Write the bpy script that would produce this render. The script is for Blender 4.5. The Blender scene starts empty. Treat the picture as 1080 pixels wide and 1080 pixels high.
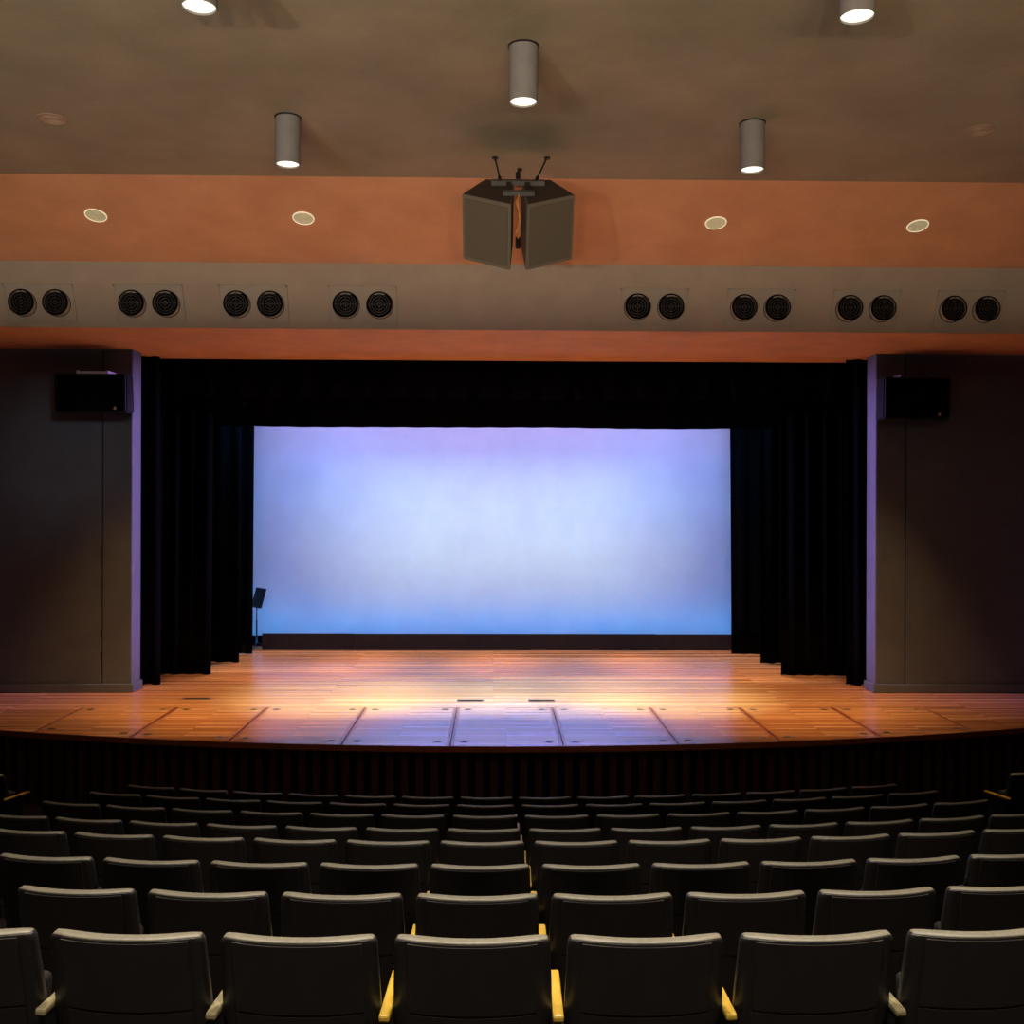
import bpy, bmesh, math, random
from mathutils import Vector, Matrix
random.seed(7)
sc = bpy.context.scene
col = sc.collection
sc.view_settings.view_transform = 'Standard'
sc.view_settings.look = 'None'
PI = math.pi

# ------------------------------------------------------------------ materials
def srgb(r, g, b):
    f = lambda v: (v/255/12.92) if v/255 <= 0.04045 else ((v/255+0.055)/1.055)**2.4
    return (f(r), f(g), f(b), 1)

class NT:
    def __init__(s, name):
        s.m = bpy.data.materials.new(name); s.m.use_nodes = True
        s.t = s.m.node_tree; s.b = s.t.nodes['Principled BSDF']
    def n(s, kind, **kw):
        nd = s.t.nodes.new(kind)
        for k, v in kw.items():
            if k.startswith('_'): setattr(nd, k[1:], v)
            else: nd.inputs[k.replace('_', ' ')].default_value = v
        return nd
    def l(s, a, b): s.t.links.new(a, b)
    def ramp(s, fac, stops):
        r = s.n('ShaderNodeValToRGB'); e = r.color_ramp.elements
        while len(e) < len(stops): e.new(.5)
        for i, (p, c) in enumerate(stops): e[i].position = p; e[i].color = c
        s.l(fac, r.inputs[0]); return r.outputs[0]

def paint(name, c1, c2, scale=2.0, rough=.7, bump=0.0, bscale=60, spec=.3, stretch=(1, 1, 1), metallic=0):
    k = NT(name)
    tc = k.n('ShaderNodeTexCoord'); mp = k.n('ShaderNodeMapping'); mp.inputs['Scale'].default_value = stretch
    k.l(tc.outputs['Object'], mp.inputs[0])
    nz = k.n('ShaderNodeTexNoise', Scale=scale, Detail=6.0, Roughness=.6); k.l(mp.outputs[0], nz.inputs['Vector'])
    k.l(k.ramp(nz.outputs['Fac'], [(.3, c1), (.7, c2)]), k.b.inputs['Base Color'])
    k.b.inputs['Roughness'].default_value = rough
    k.b.inputs['Specular IOR Level'].default_value = spec
    k.b.inputs['Metallic'].default_value = metallic
    if bump:
        n2 = k.n('ShaderNodeTexNoise', Scale=bscale, Detail=4.0); k.l(mp.outputs[0], n2.inputs['Vector'])
        bp = k.n('ShaderNodeBump', Strength=bump, Distance=.01); k.l(n2.outputs['Fac'], bp.inputs['Height'])
        k.l(bp.outputs[0], k.b.inputs['Normal'])
    return k.m

def emit(name, c, strength, base=None):
    k = NT(name)
    tc = k.n('ShaderNodeTexCoord')
    nz = k.n('ShaderNodeTexNoise', Scale=9.0); k.l(tc.outputs['Object'], nz.inputs['Vector'])
    cc = tuple(x*.86 for x in c[:3])+(1,)
    k.l(k.ramp(nz.outputs['Fac'], [(.3, cc), (.7, c)]), k.b.inputs['Emission Color'])
    k.b.inputs['Emission Strength'].default_value = strength
    k.b.inputs['Base Color'].default_value = base or c
    return k.m

def planks(name, cA, cB, cC, width=.06, length=7.0, rough=.22, along='X'):
    k = NT(name)
    tc = k.n('ShaderNodeTexCoord'); mp = k.n('ShaderNodeMapping')
    k.l(tc.outputs['Object'], mp.inputs[0])
    br = k.n('ShaderNodeTexBrick', Scale=1.0, Mortar_Size=.0015, Bias=0.0, Brick_Width=length, Row_Height=width)
    br.offset = .37; br.inputs['Color1'].default_value = (0, 0, 0, 1); br.inputs['Color2'].default_value = (1, 1, 1, 1)
    br.inputs['Mortar'].default_value = (0, 0, 0, 1)
    k.l(mp.outputs[0], br.inputs['Vector'])
    mp2 = k.n('ShaderNodeMapping'); mp2.inputs['Scale'].default_value = (.35, 14, 1); k.l(tc.outputs['Object'], mp2.inputs[0])
    gr = k.n('ShaderNodeTexNoise', Scale=1.6, Detail=7.0, Roughness=.65); k.l(mp2.outputs[0], gr.inputs['Vector'])
    mx = k.n('ShaderNodeMix', _data_type='FLOAT'); mx.inputs[0].default_value = .5
    k.l(br.outputs['Color'], mx.inputs[2]); k.l(gr.outputs['Fac'], mx.inputs[3])
    c = k.ramp(mx.outputs[0], [(.12, cA), (.5, cB), (.86, cC)])
    m2 = k.n('ShaderNodeMix', _data_type='RGBA', _blend_type='MULTIPLY'); m2.inputs[0].default_value = .75
    k.l(br.outputs['Fac'], m2.inputs[0]); k.l(c, m2.inputs[6]); m2.inputs[7].default_value = (.55, .45, .42, 1)
    k.l(m2.outputs[2], k.b.inputs['Base Color'])
    rr = k.n('ShaderNodeMapRange'); rr.inputs['To Min'].default_value = rough-.06; rr.inputs['To Max'].default_value = rough+.1
    k.l(mx.outputs[0], rr.inputs[0]); k.l(rr.outputs[0], k.b.inputs['Roughness'])
    bp = k.n('ShaderNodeBump', Strength=.12, Distance=.004); k.l(mx.outputs[0], bp.inputs['Height']); k.l(bp.outputs[0], k.b.inputs['Normal'])
    k.b.inputs['Specular IOR Level'].default_value = .75
    return k.m

def fabric(name, c1, c2, fold=0.0):
    k = NT(name)
    tc = k.n('ShaderNodeTexCoord')
    wv = k.n('ShaderNodeTexNoise', Scale=180.0, Detail=2.0); k.l(tc.outputs['Object'], wv.inputs['Vector'])
    k.l(k.ramp(wv.outputs['Fac'], [(.3, c1), (.7, c2)]), k.b.inputs['Base Color'])
    k.b.inputs['Roughness'].default_value = .95
    k.b.inputs['Specular IOR Level'].default_value = .05
    return k.m

M = {}
M['ceiling'] = paint('ceiling_plaster', srgb(152, 138, 108), srgb(176, 158, 128), .9, .85, .25, 14)
M['slope'] = paint('terracotta_plaster', srgb(204, 142, 98), srgb(222, 160, 114), 1.3, .85, .3, 16)
M['fascia'] = paint('cream_plaster', srgb(158, 140, 118), srgb(168, 149, 126), 2.5, .8, .1, 40)
M['soffit'] = paint('soffit_plaster', srgb(196, 134, 86), srgb(214, 150, 98), 1.8, .85, .2, 20)
M['pier'] = paint('grey_wall_paint', srgb(86, 92, 97), srgb(95, 101, 106), 3, .6, .08, 80)
M['seam'] = paint('seam_dark', srgb(20, 18, 17), srgb(26, 24, 22), 6, .8)
M['hall'] = paint('hall_wall_paint', srgb(70, 60, 52), srgb(80, 70, 60), 2, .8)
M['carpet'] = paint('dark_carpet', srgb(24, 20, 19), srgb(34, 28, 26), 40, .95, .4, 200, .1)
M['wood'] = planks('stage_planks', srgb(142, 86, 48), srgb(196, 136, 84), srgb(236, 184, 128))
M['batten'] = paint('edge_batten_wood', srgb(150, 92, 58), srgb(168, 106, 68), 20, .3, 0, 60, .6, (4, .5, 4))
M['lip'] = paint('stage_nosing', srgb(110, 52, 26), srgb(140, 72, 36), 20, .35, 0, 60, .5, (.3, 4, 4))
M['slat'] = paint('dark_stained_slats', srgb(52, 20, 17), srgb(68, 28, 23), 8, .55, 0, 60, .3, (6, 6, .5))
M['black'] = fabric('black_velour', srgb(3, 3, 3), srgb(5, 5, 5))
M['blackbox'] = paint('black_stage_paint', srgb(7, 7, 8), srgb(10, 10, 11), 4, .95, 0, 60, .05)
M['cyc'] = paint('white_muslin', srgb(226, 228, 230), srgb(236, 238, 240), 1.2, .95, .25, 2.5, .05)
M['ground'] = paint('groundrow_paint', srgb(40, 32, 27), srgb(50, 40, 34), 6, .8)
M['vinyl'] = paint('brown_black_vinyl', srgb(17, 13, 11), srgb(23, 18, 15), 30, .45, .06, 300, .5)
M['seatvinyl'] = paint('dark_seat_vinyl', srgb(18, 14, 11), srgb(24, 19, 15), 30, .6, .06, 300, .25)
M['topvinyl'] = paint('lit_top_vinyl', srgb(74, 68, 56), srgb(88, 81, 67), 40, .55, .06, 300, .4)  # overhead light on the chair tops is put into this lighter tone
M['shell'] = paint('moulded_back_shell', srgb(19, 13, 10), srgb(25, 18, 14), 12, .6, 0, 60, .35)
M['steel'] = paint('black_steel', srgb(16, 15, 15), srgb(24, 22, 22), 20, .45, 0, 60, .5)
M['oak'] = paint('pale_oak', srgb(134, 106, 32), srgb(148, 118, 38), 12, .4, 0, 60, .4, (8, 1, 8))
M['dulloak'] = paint('dull_oak', srgb(96, 88, 62), srgb(110, 101, 74), 12, .5, 0, 60, .35, (8, 1, 8))  # greyer, duller oak for arms outside the middle columns
M['lamp_white'] = paint('lamp_housing_paint', srgb(128, 122, 116), srgb(138, 132, 126), 6, .6)
M['darkring'] = paint('dark_ring', srgb(30, 26, 24), srgb(40, 34, 30), 9, .6)
M['lens'] = emit('lit_lens', srgb(255, 250, 226), 1.35)
M['dimlens'] = emit('dim_lens', srgb(180, 168, 130), .40)
M['rim'] = emit('bright_rim', srgb(232, 220, 184), .75)
M['offlens'] = paint('unlit_lens', srgb(176, 146, 118), srgb(196, 164, 134), 20, .4)
M['trimbeige'] = paint('beige_trim', srgb(160, 130, 104), srgb(176, 146, 118), 12, .6)
M['plate'] = paint('vent_plate_paint', srgb(156, 140, 120), srgb(164, 148, 127), 5, .6)
M['grille'] = paint('black_vent_grille', srgb(4, 4, 4), srgb(6, 5, 5), 20, .8, 0, 60, .1)
M['gring'] = paint('grey_vent_ring', srgb(48, 39, 33), srgb(58, 48, 41), 20, .5)
M['spk'] = paint('speaker_box_paint', srgb(112, 100, 82), srgb(120, 108, 90), 10, .7, .1, 200)
M['spkdark'] = paint('speaker_top_paint', srgb(64, 50, 42), srgb(74, 58, 48), 10, .7)
M['spkgrille'] = paint('speaker_grille_cloth', srgb(98, 86, 68), srgb(106, 94, 75), 220, .85)
M['galv'] = paint('grey_steel', srgb(74, 72, 68), srgb(90, 86, 82), 14, .45, 0, 60, .5)
M['litwire'] = paint('orange_lit_cable', srgb(200, 130, 60), srgb(226, 160, 84), 30, .4, 0, 60, .5)  # orange light falling on the wires is put into their colour
M['mon'] = paint('black_speaker_box', srgb(10, 10, 12), srgb(14, 14, 16), 30, .55, .1, 200)
M['silver'] = paint('silver_bracket', srgb(186, 186, 192), srgb(206, 206, 212), 14, .35, 0, 60, .5)
M['badge'] = paint('gold_badge', srgb(200, 180, 110), srgb(220, 200, 130), 30, .3)
M['brass'] = paint('dull_brass', srgb(150, 124, 86), srgb(176, 146, 100), 30, .35, 0, 60, .6, (1, 1, 1), .7)

# ------------------------------------------------------------------ mesh helpers
def obj(name, bm, mat, parent=None, loc=None, smooth=False):
    me = bpy.data.meshes.new(name)
    bmesh.ops.recalc_face_normals(bm, faces=bm.faces)
    if smooth:
        for f in bm.faces: f.smooth = True
    bm.to_mesh(me); bm.free()
    o = bpy.data.objects.new(name, me); col.objects.link(o)
    for m in (mat if isinstance(mat, (list, tuple)) else [mat]): me.materials.append(m)
    if parent: o.parent = parent
    if loc: o.location = loc
    return o
def empty(name, loc=(0, 0, 0), rot=(0, 0, 0)):
    o = bpy.data.objects.new(name, None); col.objects.link(o); o.location = loc; o.rotation_euler = rot
    o.empty_display_size = .1
    return o
def tag(o, label=None, cat=None, group=None, kind=None):
    if label: o['label'] = label
    if cat: o['category'] = cat
    if group: o['group'] = group
    if kind: o['kind'] = kind
    return o
def struct(name, bm, mat, smooth=False, parent=None):
    o = obj(name, bm, mat, parent, smooth=smooth)
    if not parent: o['kind'] = 'structure'
    return o
def BM(): return bmesh.new()
def box(bm, x0, x1, y0, y1, z0, z1, bevel=0, seg=2, mi=0):
    vs = [bm.verts.new((x, y, z)) for x in (x0, x1) for y in (y0, y1) for z in (z0, z1)]
    F = [(0, 1, 3, 2), (4, 6, 7, 5), (0, 4, 5, 1), (2, 3, 7, 6), (0, 2, 6, 4), (1, 5, 7, 3)]
    fs = [bm.faces.new([vs[i] for i in f]) for f in F]
    for f in fs: f.material_index = mi
    if bevel:
        es = list({e for f in fs for e in f.edges})
        bmesh.ops.bevel(bm, geom=es, offset=bevel, segments=seg, affect='EDGES', profile=.5)
    return bm
def prism(bm, pts, d0, d1, axis='X', mi=0):
    """extrude a closed 2D outline; axis X: pts are (y,z); axis Z: pts are (x,y)"""
    P = (lambda p, d: (d, p[0], p[1])) if axis == 'X' else ((lambda p, d: (p[0], p[1], d)) if axis == 'Z' else (lambda p, d: (p[0], d, p[1])))
    a = [bm.verts.new(P(p, d0)) for p in pts]; b = [bm.verts.new(P(p, d1)) for p in pts]
    n = len(pts); fs = [bm.faces.new(a), bm.faces.new(b[::-1])]
    for i in range(n): fs.append(bm.faces.new((a[i], a[(i+1) % n], b[(i+1) % n], b[i])))
    for f in fs: f.material_index = mi
    return bm
def tube(bm, p, q, r, seg=10, cap=True):
    p, q = Vector(p), Vector(q); d = (q-p).normalized()
    u = d.orthogonal().normalized(); v = d.cross(u)
    A = [bm.verts.new(p+(u*math.cos(2*PI*i/seg)+v*math.sin(2*PI*i/seg))*r) for i in range(seg)]
    B = [bm.verts.new(q+(u*math.cos(2*PI*i/seg)+v*math.sin(2*PI*i/seg))*r) for i in range(seg)]
    for i in range(seg): bm.faces.new((A[i], A[(i+1) % seg], B[(i+1) % seg], B[i]))
    if cap: bm.faces.new(A); bm.faces.new(B[::-1])
    return bm
def lathe(bm, prof, seg=40, axis='Z', closed=False):
    """prof: (radius, h) points revolved; closed joins the last to the first"""
    rings = []
    for r, h in prof:
        if r < 1e-6: rings.append([bm.verts.new((0, 0, h) if axis == 'Z' else (0, h, 0))]); continue
        rings.append([bm.verts.new((r*math.cos(2*PI*i/seg), r*math.sin(2*PI*i/seg), h) if axis == 'Z'
                                   else (r*math.cos(2*PI*i/seg), h, r*math.sin(2*PI*i/seg))) for i in range(seg)])
    pairs = list(zip(rings, rings[1:])) + ([(rings[-1], rings[0])] if closed else [])
    for A, B in pairs:
        for i in range(seg):
            j = (i+1) % seg
            if len(A) == 1 and len(B) == 1: continue
            if len(A) == 1: bm.faces.new((A[0], B[j], B[i]))
            elif len(B) == 1: bm.faces.new((A[i], A[j], B[0]))
            else: bm.faces.new((A[i], A[j], B[j], B[i]))
    return bm
def copy_tree(o, parent=None):
    c = o.copy(); col.objects.link(c); c.parent = parent
    if 'label' in c and parent is None: del c['label']
    for ch in list(o.children): copy_tree(ch, c)
    return c

XA = .23                       # long axis of the hall
XL, XR, YB = -9.2, 9.6, -7.0   # side walls and rear wall
ZS = .95                       # stage level
ZCEIL = 7.865

# ------------------------------------------------------------------ seating terraces
ARC_Y = 28.0
ROW_Y = [3.46+.99*i for i in range(8)]
ROW_TOP = [2.426, 2.194, 1.98, 1.782, 1.55, 1.35, 1.15, .94]
ROW_F = [z-.94 for z in ROW_TOP]
BACK = .13
steps = []                     # (radius, z) from the stage side backwards
prof = [(ARC_Y-12.95, 0.0)]
for i in range(7, -1, -1):
    rr = ARC_Y-ROW_Y[i]+BACK
    nz = ROW_F[i-1] if i > 0 else 1.69
    prof += [(rr, ROW_F[i]), (rr, nz)]
for rr, z0, z1 in ((25.75, 1.69, 1.9), (26.7, 1.9, 2.1)):
    prof += [(rr, z0), (rr, z1)]
prof += [(35.5, 2.1)]
bm = BM()
A0, A1, NA = -.62, .62, 96
def seatarc(r, a, z): return (XA+r*math.sin(a), ARC_Y-r*math.cos(a), z)
grid = [[bm.verts.new(seatarc(r, A0+(A1-A0)*k/NA, z)) for k in range(NA+1)] for r, z in prof]
for g, h in zip(grid, grid[1:]):
    for k in range(NA): bm.faces.new((g[k], g[k+1], h[k+1], h[k]))
struct('floor', bm, M['carpet'])

# ------------------------------------------------------------------ room shell
for nm, x0, x1 in (('wall_left', XL-.2, XL), ('wall_right', XR, XR+.2)):
    bm = BM(); box(bm, x0, x1, YB, 23.4, -.2, 8.6); struct(nm, bm, M['hall'])
bm = BM(); box(bm, XL, XR, YB-.2, YB, -.2, 8.6); struct('wall_rear', bm, M['hall'])
bm = BM(); box(bm, XL, XR, YB, 12.34, ZCEIL, ZCEIL+.2); struct('ceiling', bm, M['ceiling'])
S0, S1 = (12.34, 7.865), (14.09, 7.24)
F1 = (14.42, 6.395)
bm = BM(); prism(bm, [S0, S1, (S1[0]+.3, S1[1]+.5), (S0[0]+.1, S0[1]+.5)], XL, XR); struct('ceiling_slope', bm, M['slope'])
bm = BM(); prism(bm, [S1, F1, (F1[0]+.3, F1[1]+.02), (S1[0]+.35, S1[1]+.2)], XL, XR); struct('wall_fascia', bm, M['fascia'])
bm = BM(); prism(bm, [(F1[0]+.001, F1[1]-.001), (17.3, 6.372), (17.3, 6.7), (F1[0]+.3, 6.7)], XL, XR); struct('ceiling_soffit', bm, M['soffit'])

bm = BM(); box(bm, XL, XR, -3.1, -3.0, 2.1, 2.99); struct('wall_light_blocker', bm, M['hall'])  # added out of view to cut the upward beams below the fascia
# proscenium piers
def pier(side, xin, seam, xout, sgn):
    bm = BM()
    a, b = sorted((xin, seam+sgn*-.012 if False else seam))
    # jamb panel with a rounded return, then the wide side panel
    r = .03
    x_in = xin
    pts = [(x_in, 16.66), (x_in, 16.3+r)]
    for k in range(1, 5):
        t = k/4*PI/2
        pts.append((x_in+sgn*(r-r*math.cos(t)), 16.3+r-r*math.sin(t)))
    pts += [(seam-sgn*.012, 16.3), (seam-sgn*.012, 16.66)]
    prism(bm, pts, ZS, 6.5, 'Z')
    x0, x1 = sorted((seam+sgn*.012, xout))
    box(bm, x0, x1, 16.302, 16.66, ZS, 6.5)
    x0, x1 = sorted((seam-sgn*.03, seam+sgn*.03))
    box(bm, x0, x1, 16.36, 16.6, ZS, 6.5, mi=1)
    struct('wall_pier_'+side, bm, [M['pier'], M['seam']])
    bm = BM()
    x0, x1 = sorted((xin-sgn*.03, xout))
    box(bm, x0, x1, 16.255, 16.70, ZS, ZS+.14, .012, 2)
    struct('baseboard_'+side, bm, M['pier'])
pier('left', -5.714, -6.19, XL, -1)
pier('right', 6.10, 6.593, XR, 1)

# ------------------------------------------------------------------ stage
AC = (.15, 36.44); AR = 23.8
def arcY(x, r=AR): return AC[1]-math.sqrt(r*r-(x-AC[0])**2)
YJ = 15.097
def arcpts(x0, x1, n, r=AR): return [(x0+(x1-x0)*k/n, arcY(x0+(x1-x0)*k/n, r)) for k in range(n+1)]
bm = BM(); box(bm, XL, XR, YJ, 22.9, ZS-.2, ZS); struct('stage_floor', bm, M['wood'])
JX = [-6.0, -4.633, -3.319, -1.884, -.535, .870, 2.310, 3.630, 5.012, 6.38]
for x0, x1, nm in ((XL, JX[0]-.006, 'stage_floor_wing'), (JX[-1]+.006, XR, 'stage_floor_wing')):
    bm = BM(); prism(bm, arcpts(x0, x1, 10)+[(x1, YJ-.002), (x0, YJ-.002)], ZS-.06, ZS, 'Z'); struct(nm, bm, M['wood'])
ordn = ['first', 'second', 'third', 'fourth', 'fifth', 'sixth', 'seventh', 'eighth', 'ninth', 'tenth', 'eleventh', 'twelfth', 'thirteenth', 'fourteenth']
for i in range(9):
    x0, x1 = JX[i]+.006, JX[i+1]-.006
    xm = (x0+x1)/2
    r = empty('apron_panel', (xm, YJ, ZS))
    tag(r, f'removable plank panel of the curved stage apron, {ordn[i]} from the music-stand side', 'stage panel', 'removable panels of the stage apron')
    bm = BM(); prism(bm, [(x-xm, y-YJ) for x, y in arcpts(x0, x1, 8)]+[(x1-xm, -.008), (x0-xm, -.008)], -.06, 0, 'Z')
    obj('panel_deck', bm, M['wood'], r)
    for sx in (-1, 1):
        bx = sx*((x1-x0)/2-.02)
        bm = BM(); prism(bm, [(bx-.02, -.008), (bx+.02, -.008), (bx+.02, arcY(xm+bx)-YJ+.004), (bx-.02, arcY(xm+bx)-YJ+.004)], -.02, .0012, 'Z')
        obj('edge_batten', bm, M['batten'], r)
        for end in (0, 1):
            lx = sx*((x1-x0)/2-.16)
            ly = -.16 if end == 0 else arcY(xm+lx)-YJ+.22
            bm = BM(); lathe(bm, [(0, .003), (.055, .003), (.06, .0005)], 20)
            L = obj('latch', bm, M['brass'], r, (lx, ly, 0))
            bm = BM(); box(bm, -.035, .035, -.012, .012, .003, .006)
            obj('latch_slot', bm, M['darkring'], L)
# deck edge, substructure and slatted front
bm = BM()
o_, i_ = arcpts(XL, XR, 60, AR+.012), arcpts(XL, XR, 60, AR-.02)
n_ = len(o_)
prism(bm, o_+i_[::-1], ZS-.075, ZS-.004, 'Z')
struct('trim_1', bm, M['lip'])
bm = BM()
prism(bm, arcpts(XL, XR, 60, AR-.10)+[(XR, YJ), (XL, YJ)], ZS-.2, ZS-.062, 'Z')
struct('stage_floor_bearer', bm, M['blackbox'])
bm = BM()
nsl = 208
s0, s1 = -.405, .405
for k in range(nsl):
    a0 = s0+(s1-s0)*k/nsl; w = (s1-s0)/nsl
    dep = .05 if k % 2 == 0 else .0
    dep += .006*((k*7) % 3)
    def P(a, r): return (AC[0]+r*math.sin(a), AC[1]-r*math.cos(a))
    rr = AR-.09+dep
    prism(bm, [P(a0, rr), P(a0+w, rr), P(a0+w, AR-.17), P(a0, AR-.17)], 0, ZS-.08, 'Z', mi=0 if k % 2 == 0 else 1)
struct('wall_stage_front', bm, [M['slat'], M['blackbox']])
# the stage house
bm = BM(); box(bm, XL, XR, 22.7, 22.9, ZS, 8.6); struct('wall_stage_back', bm, M['blackbox'])
bm = BM(); box(bm, XL, XR, 17.3, 22.9, 8.3, 8.5); struct('ceiling_stage', bm, M['blackbox'])
bm = BM(); box(bm, XL, XR, 17.3, 17.4, 6.7, 8.6); struct('wall_above_opening', bm, M['blackbox'])
for nm, x0, x1 in (('wall_stage_left', XL, XL+.1), ('wall_stage_right', XR-.1, XR)):
    bm = BM(); box(bm, x0, x1, 16.75, 22.7, ZS, 8.3); struct(nm, bm, M['blackbox'])

# ------------------------------------------------------------------ curtains
def drape(bm, x0, x1, y, z0, z1, folds, amp, taper=0.0, taper_side=0, seed=0, flare=0.0):
    rnd = random.Random(seed)
    n = folds*10; nz = 14
    ph = [rnd.uniform(-.5, .5) for _ in range(folds+1)]
    rows = []
    for j in range(nz+1):
        t = j/nz; z = z0+(z1-z0)*t
        row = []
        for k in range(n+1):
            u = k/n; x = x0+(x1-x0)*u
            if taper_side < 0: x += taper*t*(1-u)
            elif taper_side > 0: x -= taper*(1-t)*(1-u) if False else 0; 
            f = u*folds; i = min(int(f), folds-1)
            yy = y+amp*(1+.25*math.sin(3*ph[i]+i))*math.sin(2*PI*f+ph[i]*.6)*(.55+.45*(1-t))
            if taper and taper_side == 2: x = x0+(x1-x0)*u*(1+taper*t)
            if taper and taper_side == -2: x = x1-(x1-x0)*(1-u)*(1+taper*t)
            row.append((x, yy, z))
        rows.append(row)
    V = [[bm.verts.new(p) for p in r] for r in rows]
    W = [[bm.verts.new((p[0], p[1]+.012, p[2])) for p in r] for r in rows]
    for j in range(nz):
        for k in range(n):
            bm.faces.new((V[j][k], V[j][k+1], V[j+1][k+1], V[j+1][k]))
            bm.faces.new((W[j][k], W[j+1][k], W[j+1][k+1], W[j][k+1]))
    for k in range(n):
        bm.faces.new((V[0][k], W[0][k], W[0][k+1], V[0][k+1])); bm.faces.new((V[nz][k], V[nz][k+1], W[nz][k+1], W[nz][k]))
    for j in range(nz):
        bm.faces.new((V[j][0], V[j+1][0], W[j+1][0], W[j][0])); bm.faces.new((V[j][n], W[j][n], W[j+1][n], V[j+1][n]))
    return bm
ZB = ZS+.012
CUR = [
 ('stage_curtain', -6.75, -5.50, 17.0, 5, .09, 2, -.03, 'black curtain gathered behind the grey pier on the music-stand side', 'curtain', None),
 ('wing_curtain', -6.9, -4.944, 17.98, 7, .05, 2, .02, 'black wing curtain closest to the audience on the music-stand side', 'curtain', 'masking legs'),
 ('wing_curtain', -6.8, -4.80, 19.40, 7, .05, 2, .02, 'middle of three black wing curtains on the music-stand side', 'curtain', 'masking legs'),
 ('wing_curtain', -6.8, -4.815, 20.52, 7, .04, 2, .018, 'black wing curtain directly in front of the music stand', 'curtain', 'masking legs'),
 ('stage_curtain', 5.87, 7.1, 16.95, 5, .09, -2, .02, 'narrow black curtain hanging closest to the brown-lit pier', 'curtain', None),
 ('wing_curtain', 5.055, 6.75, 17.92, 6, .05, -2, .02, 'black wing curtain closest to audience, opposite side from music stand', 'curtain', 'masking legs'),
 ('wing_curtain', 5.06, 7.0, 19.33, 7, .05, -2, .02, 'middle of three black wing curtains, opposite side from music stand', 'curtain', 'masking legs'),
 ('wing_curtain', 4.80, 7.0, 20.58, 7, .04, -2, .03, 'rear black wing curtain overlapping the screen edge, opposite from music stand', 'curtain', 'masking legs'),
]
for k, (nm, x0, x1, y, folds, amp, ts, tp, lab, cat, grp) in enumerate(CUR):
    bm = drape(BM(), x0, x1, y, ZB, 7.9, folds, amp, tp, ts, seed=k+3)
    o = obj(nm, bm, M['black'], smooth=True); tag(o, lab, cat, grp)
for k, (y, zb, lab) in enumerate(((17.55, 5.75, 'black border curtain across the top of the stage opening'), (18.9, 5.372, 'black border curtain whose hem masks the top of the lit backdrop'))):
    bm = BM(); n = 120; rnd = random.Random(k)
    ph = [rnd.uniform(-.012, .012) for _ in range(13)]
    V = []
    for i in range(n+1):
        u = i/n; x = -6.9+13.9*u
        f = u*12; j = min(int(f), 11); s_ = f-j; sag = ph[j]*(1-s_)+ph[j+1]*s_
        yy = y+.04*math.sin(u*2*PI*26)
        V.append([bm.verts.new((x, yy+d, z)) for d in (0, .012) for z in (zb+sag, 8.2)])
    for a, b in zip(V, V[1:]):
        for p, q in ((0, 1), (1, 3), (3, 2), (2, 0)): bm.faces.new((a[p], a[q], b[q], b[p]))
    bm.faces.new((V[0][0], V[0][1], V[0][3], V[0][2])); bm.faces.new((V[-1][0], V[-1][2], V[-1][3], V[-1][1]))
    o = obj('border_curtain', bm, M['black'], smooth=True); tag(o, lab, 'curtain')

# cyclorama with black hem, and the low ground row in front of it
r = empty('cyclorama', (.05, 21.8, ZS)); tag(r, 'pale blue-lit fabric cyclorama backdrop filling the rear of the stage', 'backdrop')
bm = BM(); n, nz = 60, 30
V = [[bm.verts.new((-6+12*i/n, .012*math.sin(i*1.7+j*.5)*math.sin(j*.9)+.01*math.sin(i*.9), .2+6.6*j/nz)) for i in range(n+1)] for j in range(nz+1)]
for j in range(nz):
    for i in range(n): bm.faces.new((V[j][i], V[j][i+1], V[j+1][i+1], V[j+1][i]))
obj('backdrop_cloth', bm, M['cyc'], r, smooth=True)
bm = BM(); box(bm, -6, 6, -.03, .03, 0.005, .205, .02); obj('hem_weight', bm, M['black'], r)
for x0, x1, h, lab in ((-4.75, -2.87, .335, 'dark low ground row board at the end beside the music stand'), (-2.865, 3.35, .33, 'long dark middle ground row board below the backdrop'), (3.355, 5.6, .325, 'dark low ground row board at the end farther from the music stand')):
    o0 = empty('ground_row', ((x0+x1)/2, 21.1, ZS)); tag(o0, lab, 'ground row', 'ground row boards')
    w = (x1-x0)/2
    bm = BM(); box(bm, -w, w, -.012, .012, 0.002, h, .004); obj('face_board', bm, M['ground'], o0)
    for fx in (-.8, .8):
        bm = BM(); prism(bm, [(.014, .002), (.22, .002), (.014, h*.8)], fx*w-.015, fx*w+.015); obj('support_brace', bm, M['ground'], o0)

# music stand
r = empty('music_stand', (-4.905, 21.28, ZS)); tag(r, 'black music stand standing beside the backdrop, half behind a wing curtain', 'music stand')
bm = BM()
for k in range(3):
    a = 2*PI*k/3+.4; tube(bm, (0, 0, .14), (.26*math.cos(a), .26*math.sin(a), .014), .012, 8)
obj('tripod_base', bm, M['steel'], r)
bm = BM(); tube(bm, (0, 0, .1), (0, 0, .6), .016); tube(bm, (0, 0, .58), (0, 0, .92), .011); obj('pole', bm, M['steel'], r)
bm = BM()
a = .3
prism(bm, [(-.02, .88), (.0, .87), (.11, 1.25), (.095, 1.255)], -.25, .25)
box(bm, -.25, .25, -.06, .0, .865, .88)
for v in bm.verts: 
    x, y = v.co.x, v.co.y
    v.co.x, v.co.y = x*math.cos(.95)+y*math.sin(.95), -x*math.sin(.95)+y*math.cos(.95)
obj('desk', bm, M['steel'], r)

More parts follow.
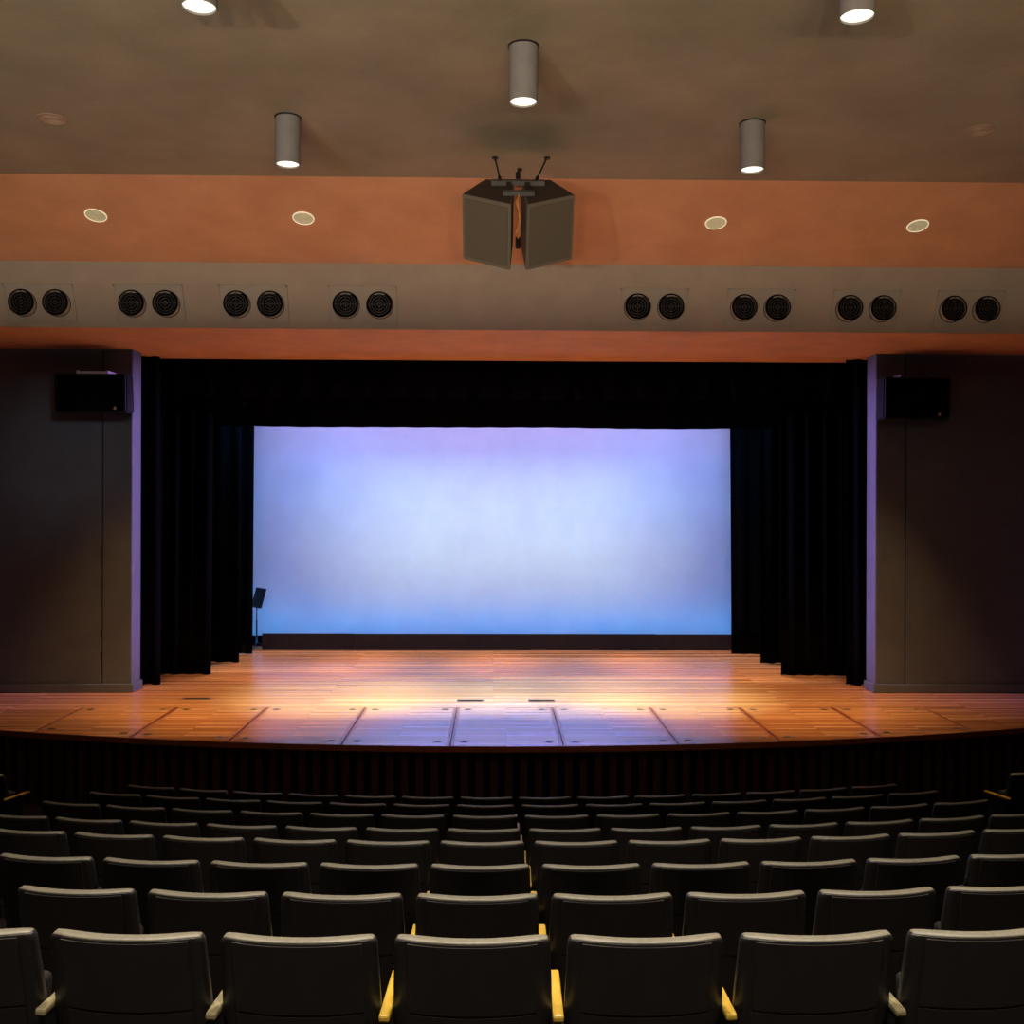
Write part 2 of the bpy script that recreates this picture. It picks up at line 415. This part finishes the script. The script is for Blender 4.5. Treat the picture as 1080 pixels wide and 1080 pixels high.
# dark floor pockets
for x, y, lab in ((-.353, 15.63, 'flush dark slot plate in the stage floor, middle pair, side towards music stand'), (.731, 15.63, 'flush dark slot plate in the stage floor, middle pair, side away from music stand'), (-4.551, 15.78, 'lone flush dark slot plate in stage floor near the blue-grey pier')):
    r = empty('floor_pocket', (x, y, ZS)); tag(r, lab, 'floor plate', 'flush plates in the stage floor')
    bm = BM(); box(bm, -.2, .2, -.06, .06, 0.0005, .005, .002, 1); obj('cover_plate', bm, M['darkring'], r)
    bm = BM(); box(bm, -.17, .17, -.012, .012, .005, .007); obj('slot', bm, M['blackbox'], r)

# ------------------------------------------------------------------ auditorium chairs
def rear_curve(u): return .052*abs(u)**2.2
def backrest_mesh(top=False):
    bm = BM(); H0, H1 = .44, .94; RC = .028; n = 18
    rows = []
    zs = [H0, H0+.012, .50, .58,   .66, .74, .82, .88, .908, .918, .926, .931, .934, .937, .9393, .94]
    for z in zs:
        w = .268+.009*min((H1-z)/.28, 1)
        if z > H1-RC: q = z-(H1-RC); w -= RC-math.sqrt(max(RC*RC-q*q, 0))
        ins = 0.0
        if z > .931: q = (z-.931)/.009; ins = .009*(1-math.sqrt(max(1-q*q, 0)))
        if z < H0+.006: ins = .012
        lean = .22*(H1-z)
        rear, front = [], []
        for k in range(n+1):
            u = -1+2*k/n; x = u*w
            t = .047*(1-.35*abs(u)**6)
            yr = rear_curve(u)+lean
            rear.append((x, yr+ins, z)); front.append((x, yr+t-ins, z))
        rows.append(rear+front[::-1])
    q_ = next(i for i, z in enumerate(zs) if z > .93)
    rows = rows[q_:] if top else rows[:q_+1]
    V = [[bm.verts.new(p) for p in r] for r in rows]
    m = len(V[0])
    for a, b in zip(V, V[1:]):
        for k in range(m): bm.faces.new((a[k], a[(k+1) % m], b[(k+1) % m], b[k]))
    for R in (V[0], V[-1]):
        for k in range(n): bm.faces.new((R[k], R[k+1], R[m-2-k], R[m-1-k]))
    return bm
def panel_mesh(z0, z1, hw):
    bm = BM(); n = 12; nz = 4; rows = []
    for j in range(nz+1):
        z = z0+(z1-z0)*j/nz; lean = .22*(.94-z); w = .274
        rows.append([((-hw+2*hw*k/n), rear_curve((-hw+2*hw*k/n)/w)+lean-.006, z) for k in range(n+1)])
    F = [[bm.verts.new(p) for p in r] for r in rows]
    Bk = [[bm.verts.new((p[0], p[1]+.012, p[2])) for p in r] for r in rows]
    for j in range(nz):
        for k in range(n):
            bm.faces.new((F[j][k], F[j][k+1], F[j+1][k+1], F[j+1][k]))
    loop = lambda G: G[0]+[G[j][n] for j in range(1, nz)]+G[nz][::-1]+[G[j][0] for j in range(nz-1, 0, -1)]
    A, B = loop(F), loop(Bk)
    for k in range(len(A)): bm.faces.new((A[k], A[(k+1) % len(A)], B[(k+1) % len(A)], B[k]))
    return bm
def armrest_bm():
    bm = BM(); box(bm, -.0195, .0195,   .05, .41, .642, .67, .009, 2); return bm
def standard_bm():
    bm = BM(); prism(bm, [(.10, .02), (.30, .02), (.27, .35), (.33, .625), (.33, .642), (.08, .642), (.08, .61), (.15, .40)], -.014, .014); return bm
def make_chair():
    r = empty('auditorium_chair')
    bk = obj('backrest', backrest_mesh(), M['vinyl'], r, smooth=True)
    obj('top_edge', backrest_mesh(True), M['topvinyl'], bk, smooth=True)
    obj('back_panel', panel_mesh(.665, .922, .222), M['shell'], r, smooth=False)
    obj('lower_panel', panel_mesh(.455, .655, .222), M['shell'], r, smooth=False)
    bm = BM(); box(bm, -.205, .205, -.045, .045, 0, .33, .03, 3)
    for v in bm.verts: v.co.y += .05*(1-abs(v.co.x)/.225)*0
    s = obj('seat', bm, M['seatvinyl'], r, (0, .25, .36), smooth=True); s.rotation_euler = (-.12, 0, 0)
    bm = BM(); tube(bm, (-.262, 0, 0), (.262, 0, 0), .014); obj('hinge_rod', bm, M['steel'], s, (0, 0, .04))
    return r
def add_arm(root, x, wood='oak'):
    a = obj('armrest', armrest_bm(), M[wood], root, (x, 0, 0))
    st = obj('arm_standard', standard_bm(), M['steel'], root, (x, 0, 0))
    bm = BM(); box(bm, -.024, .024, .06, .34, 0.0, .02, .004, 1); obj('foot_plate', bm, M['steel'], st)
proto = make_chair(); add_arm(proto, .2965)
proto_f = make_chair(); add_arm(proto_f, .2965, 'dulloak')
proto_e = make_chair(); add_arm(proto_e, .2965, 'dulloak'); add_arm(proto_e, -.2965, 'dulloak')
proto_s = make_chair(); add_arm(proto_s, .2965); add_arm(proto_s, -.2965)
def place(pr, row, s, label, group):
    o = copy_tree(pr)
    R = ARC_Y-ROW_Y[row]; th = s/R
    o.location = (XA+R*math.sin(th), ARC_Y-R*math.cos(th), ROW_F[row]); o.rotation_euler = (0, 0, th)
    tag(o, label, 'chair', group)
    return o
FIRST = [3, 3, 2, 1, 0, 0, 0, 0]
LAST = [9, 10, 11, 12, 13, 13, 13, 13]
ROWN = ['rearmost row', 'seventh row from stage', 'sixth row from stage', 'fifth row from stage', 'fourth row from stage', 'third row from stage', 'second row from stage', 'row closest to the stage']
for r_ in range(8):
    for i in range(FIRST[r_], LAST[r_]+1):
        k = i-FIRST[r_]
        lab = f'dark upholstered auditorium chair, {ordn[k]} in view from music-stand side, {ROWN[r_]}'
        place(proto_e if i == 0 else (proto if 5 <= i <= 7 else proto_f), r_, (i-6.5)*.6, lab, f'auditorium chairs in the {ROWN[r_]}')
# one chair of each side block, across the aisles
for s, lab, x in ((-6.02, 'dark chair across the aisle on the music-stand side, showing an orange-lit armrest', 1), (5.95, 'dark chair across the aisle opposite the music-stand side, showing an orange-lit armrest', -1)):
    o = place(proto_s, 7, s, lab, None)
def drop(o):
    for c in list(o.children): drop(c)
    bpy.data.objects.remove(o, do_unlink=True)
drop(proto); drop(proto_e); drop(proto_f); drop(proto_s)

# ------------------------------------------------------------------ lights fixed to the ceiling
def cylinder_lamp():
    r = empty('cylinder_downlight')
    bm = BM(); lathe(bm, [(.126, -.012), (.126, -.478), (.123, -.485), (.116, -.485), (.114, -.40), (.114, -.30), (.0, -.30)], 40)
    lathe(bm, [(.0, -.012), (.126, -.012)], 40); obj('housing', bm, M['lamp_white'], r, smooth=False)
    bm = BM(); lathe(bm, [(.0, 0), (.136, 0), (.136, -.012), (.0, -.012)], 40); obj('mounting_plate', bm, M['darkring'], r)
    bm = BM(); lathe(bm, [(0, -.462), (.06, -.466), (.113, -.47), (.113, -.45), (0, -.45)], 40); obj('lens', bm, M['lens'], r, smooth=True)
    return r
CYL = [(-2.071, 7.185, 'cylindrical ceiling lamp cut by the top edge, beside a tan shadow streak'),
       (2.558, 7.208, 'cylindrical ceiling lamp at the top edge, opposite the one beside the tan streak'),
       (.239, 8.80, 'grey cylindrical ceiling lamp on the middle line, above the hanging speakers'),
       (-2.114, 10.47, 'grey cylindrical ceiling lamp above the blue-grey pier half of the ceiling break'),
       (2.645, 10.50, 'grey cylindrical ceiling lamp at the ceiling break, above the darker pier half')]
p = cylinder_lamp()
for k, (x, y, lab) in enumerate(CYL):
    o = p if k == 0 else copy_tree(p)
    o.location = (x, y, ZCEIL); tag(o, lab, 'ceiling lamp', 'cylindrical ceiling lamps')
def recessed(name, lens, rim, R=.135):
    r = empty(name)
    bm = BM(); lathe(bm, [(R*.92, -.0), (R*.93, -.010), (R*1.0, -.008), (R*1.02, 0)], 36); obj('trim_ring', bm, rim, r, smooth=True)
    bm = BM(); lathe(bm, [(0, -.0015), (R*.93, -.003)], 36); L = obj('lens', bm, lens, r)
    bm = BM()
    for q in range(3): lathe(bm, [(R*(.25+.2*q), -.002), (R*(.27+.2*q), -.006), (R*(.29+.2*q), -.002)], 30)
    obj('baffle_rings', bm, lens, r)
    return r
ang = math.atan2(S0[1]-S1[1], S1[0]-S0[0])
SL = [(-5.074, 13.103, 7.592, 'round recessed light in the orange slope, farthest out over the blue-grey pier'),
      (-2.449, 13.125, 7.585, 'round recessed light in orange slope between hanging speakers and blue-grey pier light'),
      (2.845, 13.151, 7.575, 'round recessed light in orange slope between hanging speakers and darker pier light'),
      (5.476, 13.174, 7.567, 'round recessed light in the orange slope, farthest out over the darker pier')]
p = recessed('recessed_downlight', M['dimlens'], M['rim'])
for k, (x, y, z, lab) in enumerate(SL):
    o = p if k == 0 else copy_tree(p)
    o.location = (x, y, S0[1]-(y-S0[0])*math.tan(ang)-.001); o.rotation_euler = (-ang, 0, 0)
    tag(o, lab, 'ceiling light', 'recessed lights in the orange slope')
p = recessed('unlit_downlight', M['offlens'], M['trimbeige'], .15)
for k, (x, y, lab) in enumerate(((-4.54, 10.57, 'unlit beige recessed light in the flat ceiling, at the end of a tan streak'), (5.063, 10.63, 'unlit beige recessed light in the brown flat ceiling, away from the streaks'))):
    o = p if k == 0 else copy_tree(p)
    o.location = (x, y, ZCEIL-.001); tag(o, lab, 'ceiling light', 'unlit recessed lights in the flat ceiling')

# ------------------------------------------------------------------ air vents on the fascia
fang = math.atan2(F1[0]-S1[0], S1[1]-F1[1])
def vent():
    r = empty('air_vent')
    bm = BM(); box(bm, -.46, .46, -.012, 0, -.255, .245, .004, 1)
    bm2 = None
    obj('mounting_plate', bm, M['plate'], r)
    bm = BM()
    for a, b, c, d in ((-.475, .475, .242, .262), (-.475, .475, -.272, -.252), (-.478, -.458, -.272, .262), (.458, .478, -.272, .262)):
        box(bm, a, b, -.018, 0, c, d)
    obj('frame', bm, M['plate'], r)
    for sx in (-1, 1):
        bm = BM(); lathe(bm, [(.192, -.012), (.192, -.016), (.188, -.02), (.182, -.018), (.182, -.012)], 40, 'Y')
        obj('collar', bm, M['darkring'], r, (sx*.234, 0, 0), smooth=True)
        bm = BM(); lathe(bm, [(.176, .05), (.176, -.075), (.168, -.09), (.160, -.082), (.158, -.01)], 40, 'Y')
        N = obj('nozzle', bm, [M['plate']], r, (sx*.234, 0, 0), smooth=True); N.rotation_euler = (-.30, 0, 0)
        bm = BM(); lathe(bm, [(0, -.055), (.160, -.055)], 32, 'Y'); lathe(bm, [(.1762, -.066), (.177, -.082), (.168, -.093), (.158, -.082)], 40, 'Y')
        obj('grille', bm, M['grille'], N)
        bm = BM()
        for q in (.03, .068, .106, .138):
            lathe(bm, [(q-.0045, -.065), (q-.0045, -.08), (q+.0045, -.08), (q+.0045, -.065)], 32, 'Y')
        box(bm, -.158, .158, -.086, -.079, -.0045, .0045); box(bm, -.003, .003, -.082, -.076, -.158, .158)
        obj('grille_rings', bm, M['gring'], N)
    return r
VX = [-6.295, -4.787, -3.346, -1.834, 2.225, 3.718, 5.203, 6.668]
VN = ['outermost on the blue-grey pier side', 'second from outer end, blue-grey pier side', 'third from outer end, blue-grey pier side', 'innermost on the blue-grey pier side',
      'innermost on the darker pier side', 'third from outer end, darker pier side', 'second from outer end, darker pier side', 'outermost on the darker pier side']
p = vent()
for k, x in enumerate(VX):
    o = p if k == 0 else copy_tree(p)
    y = 14.297; z = S1[1]-(y-S1[0])*(S1[1]-F1[1])/(F1[0]-S1[0])
    o.location = (x, y-.001, z); o.rotation_euler = (fang, 0, 0)
    tag(o, f'twin round black air nozzles on cream plate, {VN[k]}', 'air vent', 'twin air nozzles along the fascia')

# ------------------------------------------------------------------ hanging speaker cluster
TILT = math.radians(35)
r = empty('speaker_cluster', (.255, 10.9, 7.123)); tag(r, 'pair of angled grey-brown loudspeakers hanging from the ceiling by rods', 'speaker')
Rt = Matrix.Rotation(TILT, 4, 'X')     # tips the tops towards the audience
def cab(s):
    plan = [(s*.085, 0), (s*.618, .335), (s*.37, .87), (s*.045, .80)]
    H = .74
    bm = BM()
    vs = []
    a = [bm.verts.new((x, y, 0)) for x, y in plan]; b = [bm.verts.new((x, y, -H)) for x, y in plan]
    top = bm.faces.new(a); top.material_index = 1
    bm.faces.new(b[::-1])
    for i in range(4): bm.faces.new((a[i], a[(i+1) % 4], b[(i+1) % 4], b[i]))
    bmesh.ops.bevel(bm, geom=list(bm.edges), offset=.008, segments=2, affect='EDGES')
    for v in bm.verts: v.co = Rt @ v.co
    c = obj('cabinet', bm, [M['spk'], M['spkdark']], r)
    # grille inset on the front
    p0, p1 = Vector((s*.085, 0, 0)), Vector((s*.618, .335, 0))
    d = (p1-p0).normalized(); nrm = Vector((d.y*s, -abs(d.x), 0)).normalized()
    nrm = Vector((d.y, -d.x, 0)) if s > 0 else Vector((-d.y, d.x, 0))
    L = (p1-p0).length
    bm = BM(); q = []
    for off in (-.002, .012):
        q.append([bm.verts.new(p0+d*u+nrm*off+Vector((0, 0, -v))) for u, v in ((.04, .04), (L-.04, .04), (L-.04, H-.04), (.04, H-.04))])
    bm.faces.new(q[0]); bm.faces.new(q[1][::-1])
    for i in range(4): bm.faces.new((q[0][i], q[0][(i+1) % 4], q[1][(i+1) % 4], q[1][i]))
    for v in bm.verts: v.co = Rt @ v.co
    obj('grille', bm, M['spkgrille'], c)
for s in (-1, 1): cab(s)
def tl(x, y, z): return Rt @ Vector((x, y, z))
def tbox(name, x0, x1, y0, y1, z0, z1, mat):
    bm = BM(); box(bm, x0, x1, y0, y1, z0, z1, .006, 1)
    for v in bm.verts: v.co = Rt @ v.co
    return obj(name, bm, mat, r)
tbox('cross_bar', -.30, .30, .62, .70, .0, .055, M['galv'])
tbox('cross_bar', -.175, .175, .27, .34, .0, .05, M['galv'])
for sx in (-1, 1):
    tbox('clamp', sx*.10-.03, sx*.10+.03, .36, .62, .0, .05, M['steel'])
for (bx, by), (cx, cy) in (((-.20, .66), (-.26, .70)), ((.20, .66), (.331, .69))):
    bm = BM(); a = tl(bx, by, .05); c = Vector((cx, cy, ZCEIL-7.123-.002))
    tube(bm, a, c, .010, 8); lathe_b = None
    tube(bm, c, c-Vector((0, 0, .02)), .035, 12); tube(bm, a, a+(c-a).normalized()*.06, .02, 10)
    obj('hanger_rod', bm, M['steel'], r)
bm = BM(); a = tl(0, .75, .03); tube(bm, a, (.029, 1.09, ZCEIL-7.123-.002), .012, 8); tube(bm, (.029, 1.09, ZCEIL-7.123-.03), (.029, 1.09, ZCEIL-7.123-.002), .03, 12); tube(bm, a, a+Vector((0, .05, .09)), .028, 10)
obj('hanger_rod', bm, M['steel'], r)
bm = BM()
pts = [tl(.0, .3, .03), tl(-.012, .16, -.02), tl(.01, .14, -.2), tl(-.012, .15, -.36), tl(0, .2, -.46)]
for a, b in zip(pts, pts[1:]): tube(bm, a, b, .007, 8)
pts2 = [p_+Vector((.016*(-1)**i, .01, 0)) for i, p_ in enumerate(pts)]
for a, b in zip(pts2, pts2[1:]): tube(bm, a, b, .006, 8)
obj('cable', bm, M['litwire'], r)
bm = BM(); tube(bm, tl(0, .2, -.44), tl(0, .22, -.56), .028, 10); obj('connector', bm, M['steel'], r)

# ------------------------------------------------------------------ monitor speakers on the piers
for x0, x1, zt, zb, bx0, bx1, lab in ((-6.787, -5.669, 5.94, 5.325, -6.454, -5.989, 'black wall loudspeaker on silver bracket high on the blue-grey pier'), (6.08, 7.14, 5.953, 5.29, 6.378, 6.871, 'black wall loudspeaker with thin bracket, high on the darker pier')):
    xm = (x0+x1)/2; w = (x1-x0)/2
    r = empty('wall_speaker', (xm, 16.3, zb)); tag(r, lab, 'speaker', 'wall speakers on the piers')
    H = zt-zb
    bm = BM()
    prism(bm, [(-.40, .02), (-.42, H), (-.12, H), (-.06, .02)], -w, w)
    bmesh.ops.bevel(bm, geom=list(bm.edges), offset=.025, segments=3, affect='EDGES')
    obj('speaker_box', bm, M['mon'], r)
    bm = BM(); prism(bm, [(-.406, .04), (-.4255, H-.03), (-.41, H-.03), (-.392, .04)], -w+.05, w-.05); obj('grille', bm, M['blackbox'], r)
    bm = BM(); box(bm, w-.20, w-.165, -.415, -.405, .06, .105); obj('badge', bm, M['badge'], r)
    bm = BM(); a, b = bx0-xm, bx1-xm
    box(bm, a, b, -.34, -.002, H-.01 if x0 < 0 else H+.0, H+.045 if x0 < 0 else H+.022)
    for e in (a, b): box(bm, e-.012, e+.012, -.36, -.002, H-.03, H+.055)
    obj('bracket', bm, M['silver'] if x0 < 0 else M['galv'], r)
    bm = BM(); box(bm, -.12, .12, -.14, -.002, .15, H-.1); obj('wall_mount', bm, M['steel'], r)

# ------------------------------------------------------------------ lamps
def look(o, tgt):
    d = Vector(tgt)-o.location; o.rotation_euler = d.to_track_quat('-Z', 'Y').to_euler()
def spot(name, loc, tgt, power, color, angle, blend=.6, size=.1):
    d = bpy.data.lights.new(name, 'SPOT'); d.energy = power; d.color = color; d.spot_size = math.radians(angle); d.spot_blend = blend; d.shadow_soft_size = size
    o = bpy.data.objects.new(name, d); col.objects.link(o); o.location = loc; look(o, tgt); return o
def area(name, loc, tgt, power, color, sx, sy, spread=180):
    d = bpy.data.lights.new(name, 'AREA'); d.shape = 'RECTANGLE'; d.size = sx; d.size_y = sy; d.energy = power; d.color = color; d.spread = math.radians(spread)
    o = bpy.data.objects.new(name, d); col.objects.link(o); o.location = loc; look(o, tgt); return o
# backdrop lights: lavender from above, blue from the floor, cool white thrown across the middle from the hall
area('cyc_high_light', (.05, 20.2, 7.5), (.05, 21.8, 5.0), 70, (.62, .40, 1.0), 9.4, .25, 100)
area('cyc_top_light', (.05, 19.15, 5.85), (.05, 21.8, 1.6), 90, (.09, .39, 1.0), 6, .2, 150)
for x in (-3.85, 3.95):
    area('cyc_top_light', (x, 19.15, 5.85), (x*1.12, 21.8, 0.6), 60, (.03, .34, 1.0), 1.6, .2, 150)
area('cyc_floor_light', (.05, 21.22, ZS+.14), (.05, 21.8, 3.2), 46, (.05, .36, 1.0), 11, .1, 170)
for x in (-2.6, -1.3, 0, 1.3, 2.6):
    spot('cyc_centre_light', (.2+x*.3, 6.5, 6.9), (.1+x, 21.8, 3.35), 1900, (.72, 1.0, .72), 15, 1.0, .1)
# stage wash
for x in (-3.8, -1.3, 1.3, 4.1):
    spot('stage_wash', (x, 19.9, 7.7), (x, 19.3, ZS), 1600, (1.0, .60, .32), 42, .6, .2)
for x in (-2.2, -.7, .9, 2.4):
    spot('stage_centre', (x*.9, 13.25, 7.35), (x*1.1, 15.95, ZS), 4200, (.62, .80, .64), 34, 1.0, .1)
spot('apron_violet', (.2, 12.7, 7.3), (.2, 13.6, ZS), 8000, (.03, .07, 1.0), 44, .8, .1)
for x, tx, P_ in ((-5.07, -4.9, 620), (-2.45, -3.3, 1700), (2.85, 3.7, 1700), (5.47, 5.3, 640)):
    spot('slope_down', (x, 13.2, 7.4), (tx, 15.6, ZS), P_, (1.0, .56, .24), 52, .8, .1)
for x, tx in ((5.4, -5.72), (-5.0, 6.10)):
    spot('reveal_fill', (x, 16.82, 6.1), (tx, 16.5, 3.6), 9000, (.50, .30, 1.0), 30, .8, .1)  # violet spots added to colour the pier reveals
spot('pier_fill', (-2.5, 9.0, 7.75), (-6.6, 16.3, 4.9), 520, (.76, .85, 1.0), 20, 1.0, .6)  # added fill to lift the pier wall, no fixture here
spot('pier_fill', (3.0, 9.0, 7.75), (6.6, 16.3, 4.9), 60, (1.0, .72, .55), 20, 1.0, .6)  # weaker added fill for the opposite pier
for x in (-5.62, 5.72):
    spot('armrest_fill', (x, 11.0, 7.8), (x, 11.3, .67), 900, (1.0, .72, .36), 9, .6, .05)  # narrow spots added just to brighten the side armrests
# hall: key, added ceiling fills behind the unseen blocker wall, added spots over seats
spot('hall_key', (-5.2, -5.2, 2.6), (-2.6, 9.0, 8.2), 1300, (1.0, .97, .92), 75, .6, .05)
for k in range(9):
    x = -7.2+1.8*k
    P_ = (380, 540, 800, 1180, 1500, 1080, 420, 90, 30)[k]
    c = ((1.0, .94, .90), (1.0, .92, .86), (1.0, .89, .80), (1.0, .86, .72), (1.0, .82, .64), (1.0, .79, .58), (1.0, .75, .50), (1.0, .74, .48), (1.0, .74, .48))[k]
    spot('ceiling_fill', (x, -5.0, 2.6), (x, 4.6, 7.9), P_, c, 76, 1.0, .06)  # unseen fill spots added to brighten ceiling, slope and fascia
for x, y, lab in CYL:
    spot('lamp_beam', (x, y, ZCEIL-.5), (x, y, 0), 120, (1.0, .90, .74), 84, .8, .1)
for x in (-2.5, .2, 3.0):
    for y in (1.2, 4.2):
        spot('seat_top_fill', (x, y, ZCEIL-.05), (x, y, 0), 2000 if x == .2 else 1300, (1.0, .92, .78), 80, .8, .1)  # added overhead fill for the chair tops, no fixtures modelled

# ------------------------------------------------------------------ world and camera
w = bpy.data.worlds.new('World'); sc.world = w; w.use_nodes = True
w.node_tree.nodes['Background'].inputs[0].default_value = (.01, .01, .012, 1)
cd = bpy.data.cameras.new('Camera'); cam = bpy.data.objects.new('Camera', cd); col.objects.link(cam)
cd.sensor_width = 36; cd.lens = 36; cd.shift_y = -5/1080; cd.clip_end = 200
cam.matrix_world = Matrix.Translation((0, 0, 3.9)) @ Matrix.Rotation(math.radians(-1.0), 4, 'Z') @ Matrix.Rotation(PI/2, 4, 'X') @ Matrix.Rotation(math.radians(.2), 4, 'Z')
sc.camera = cam
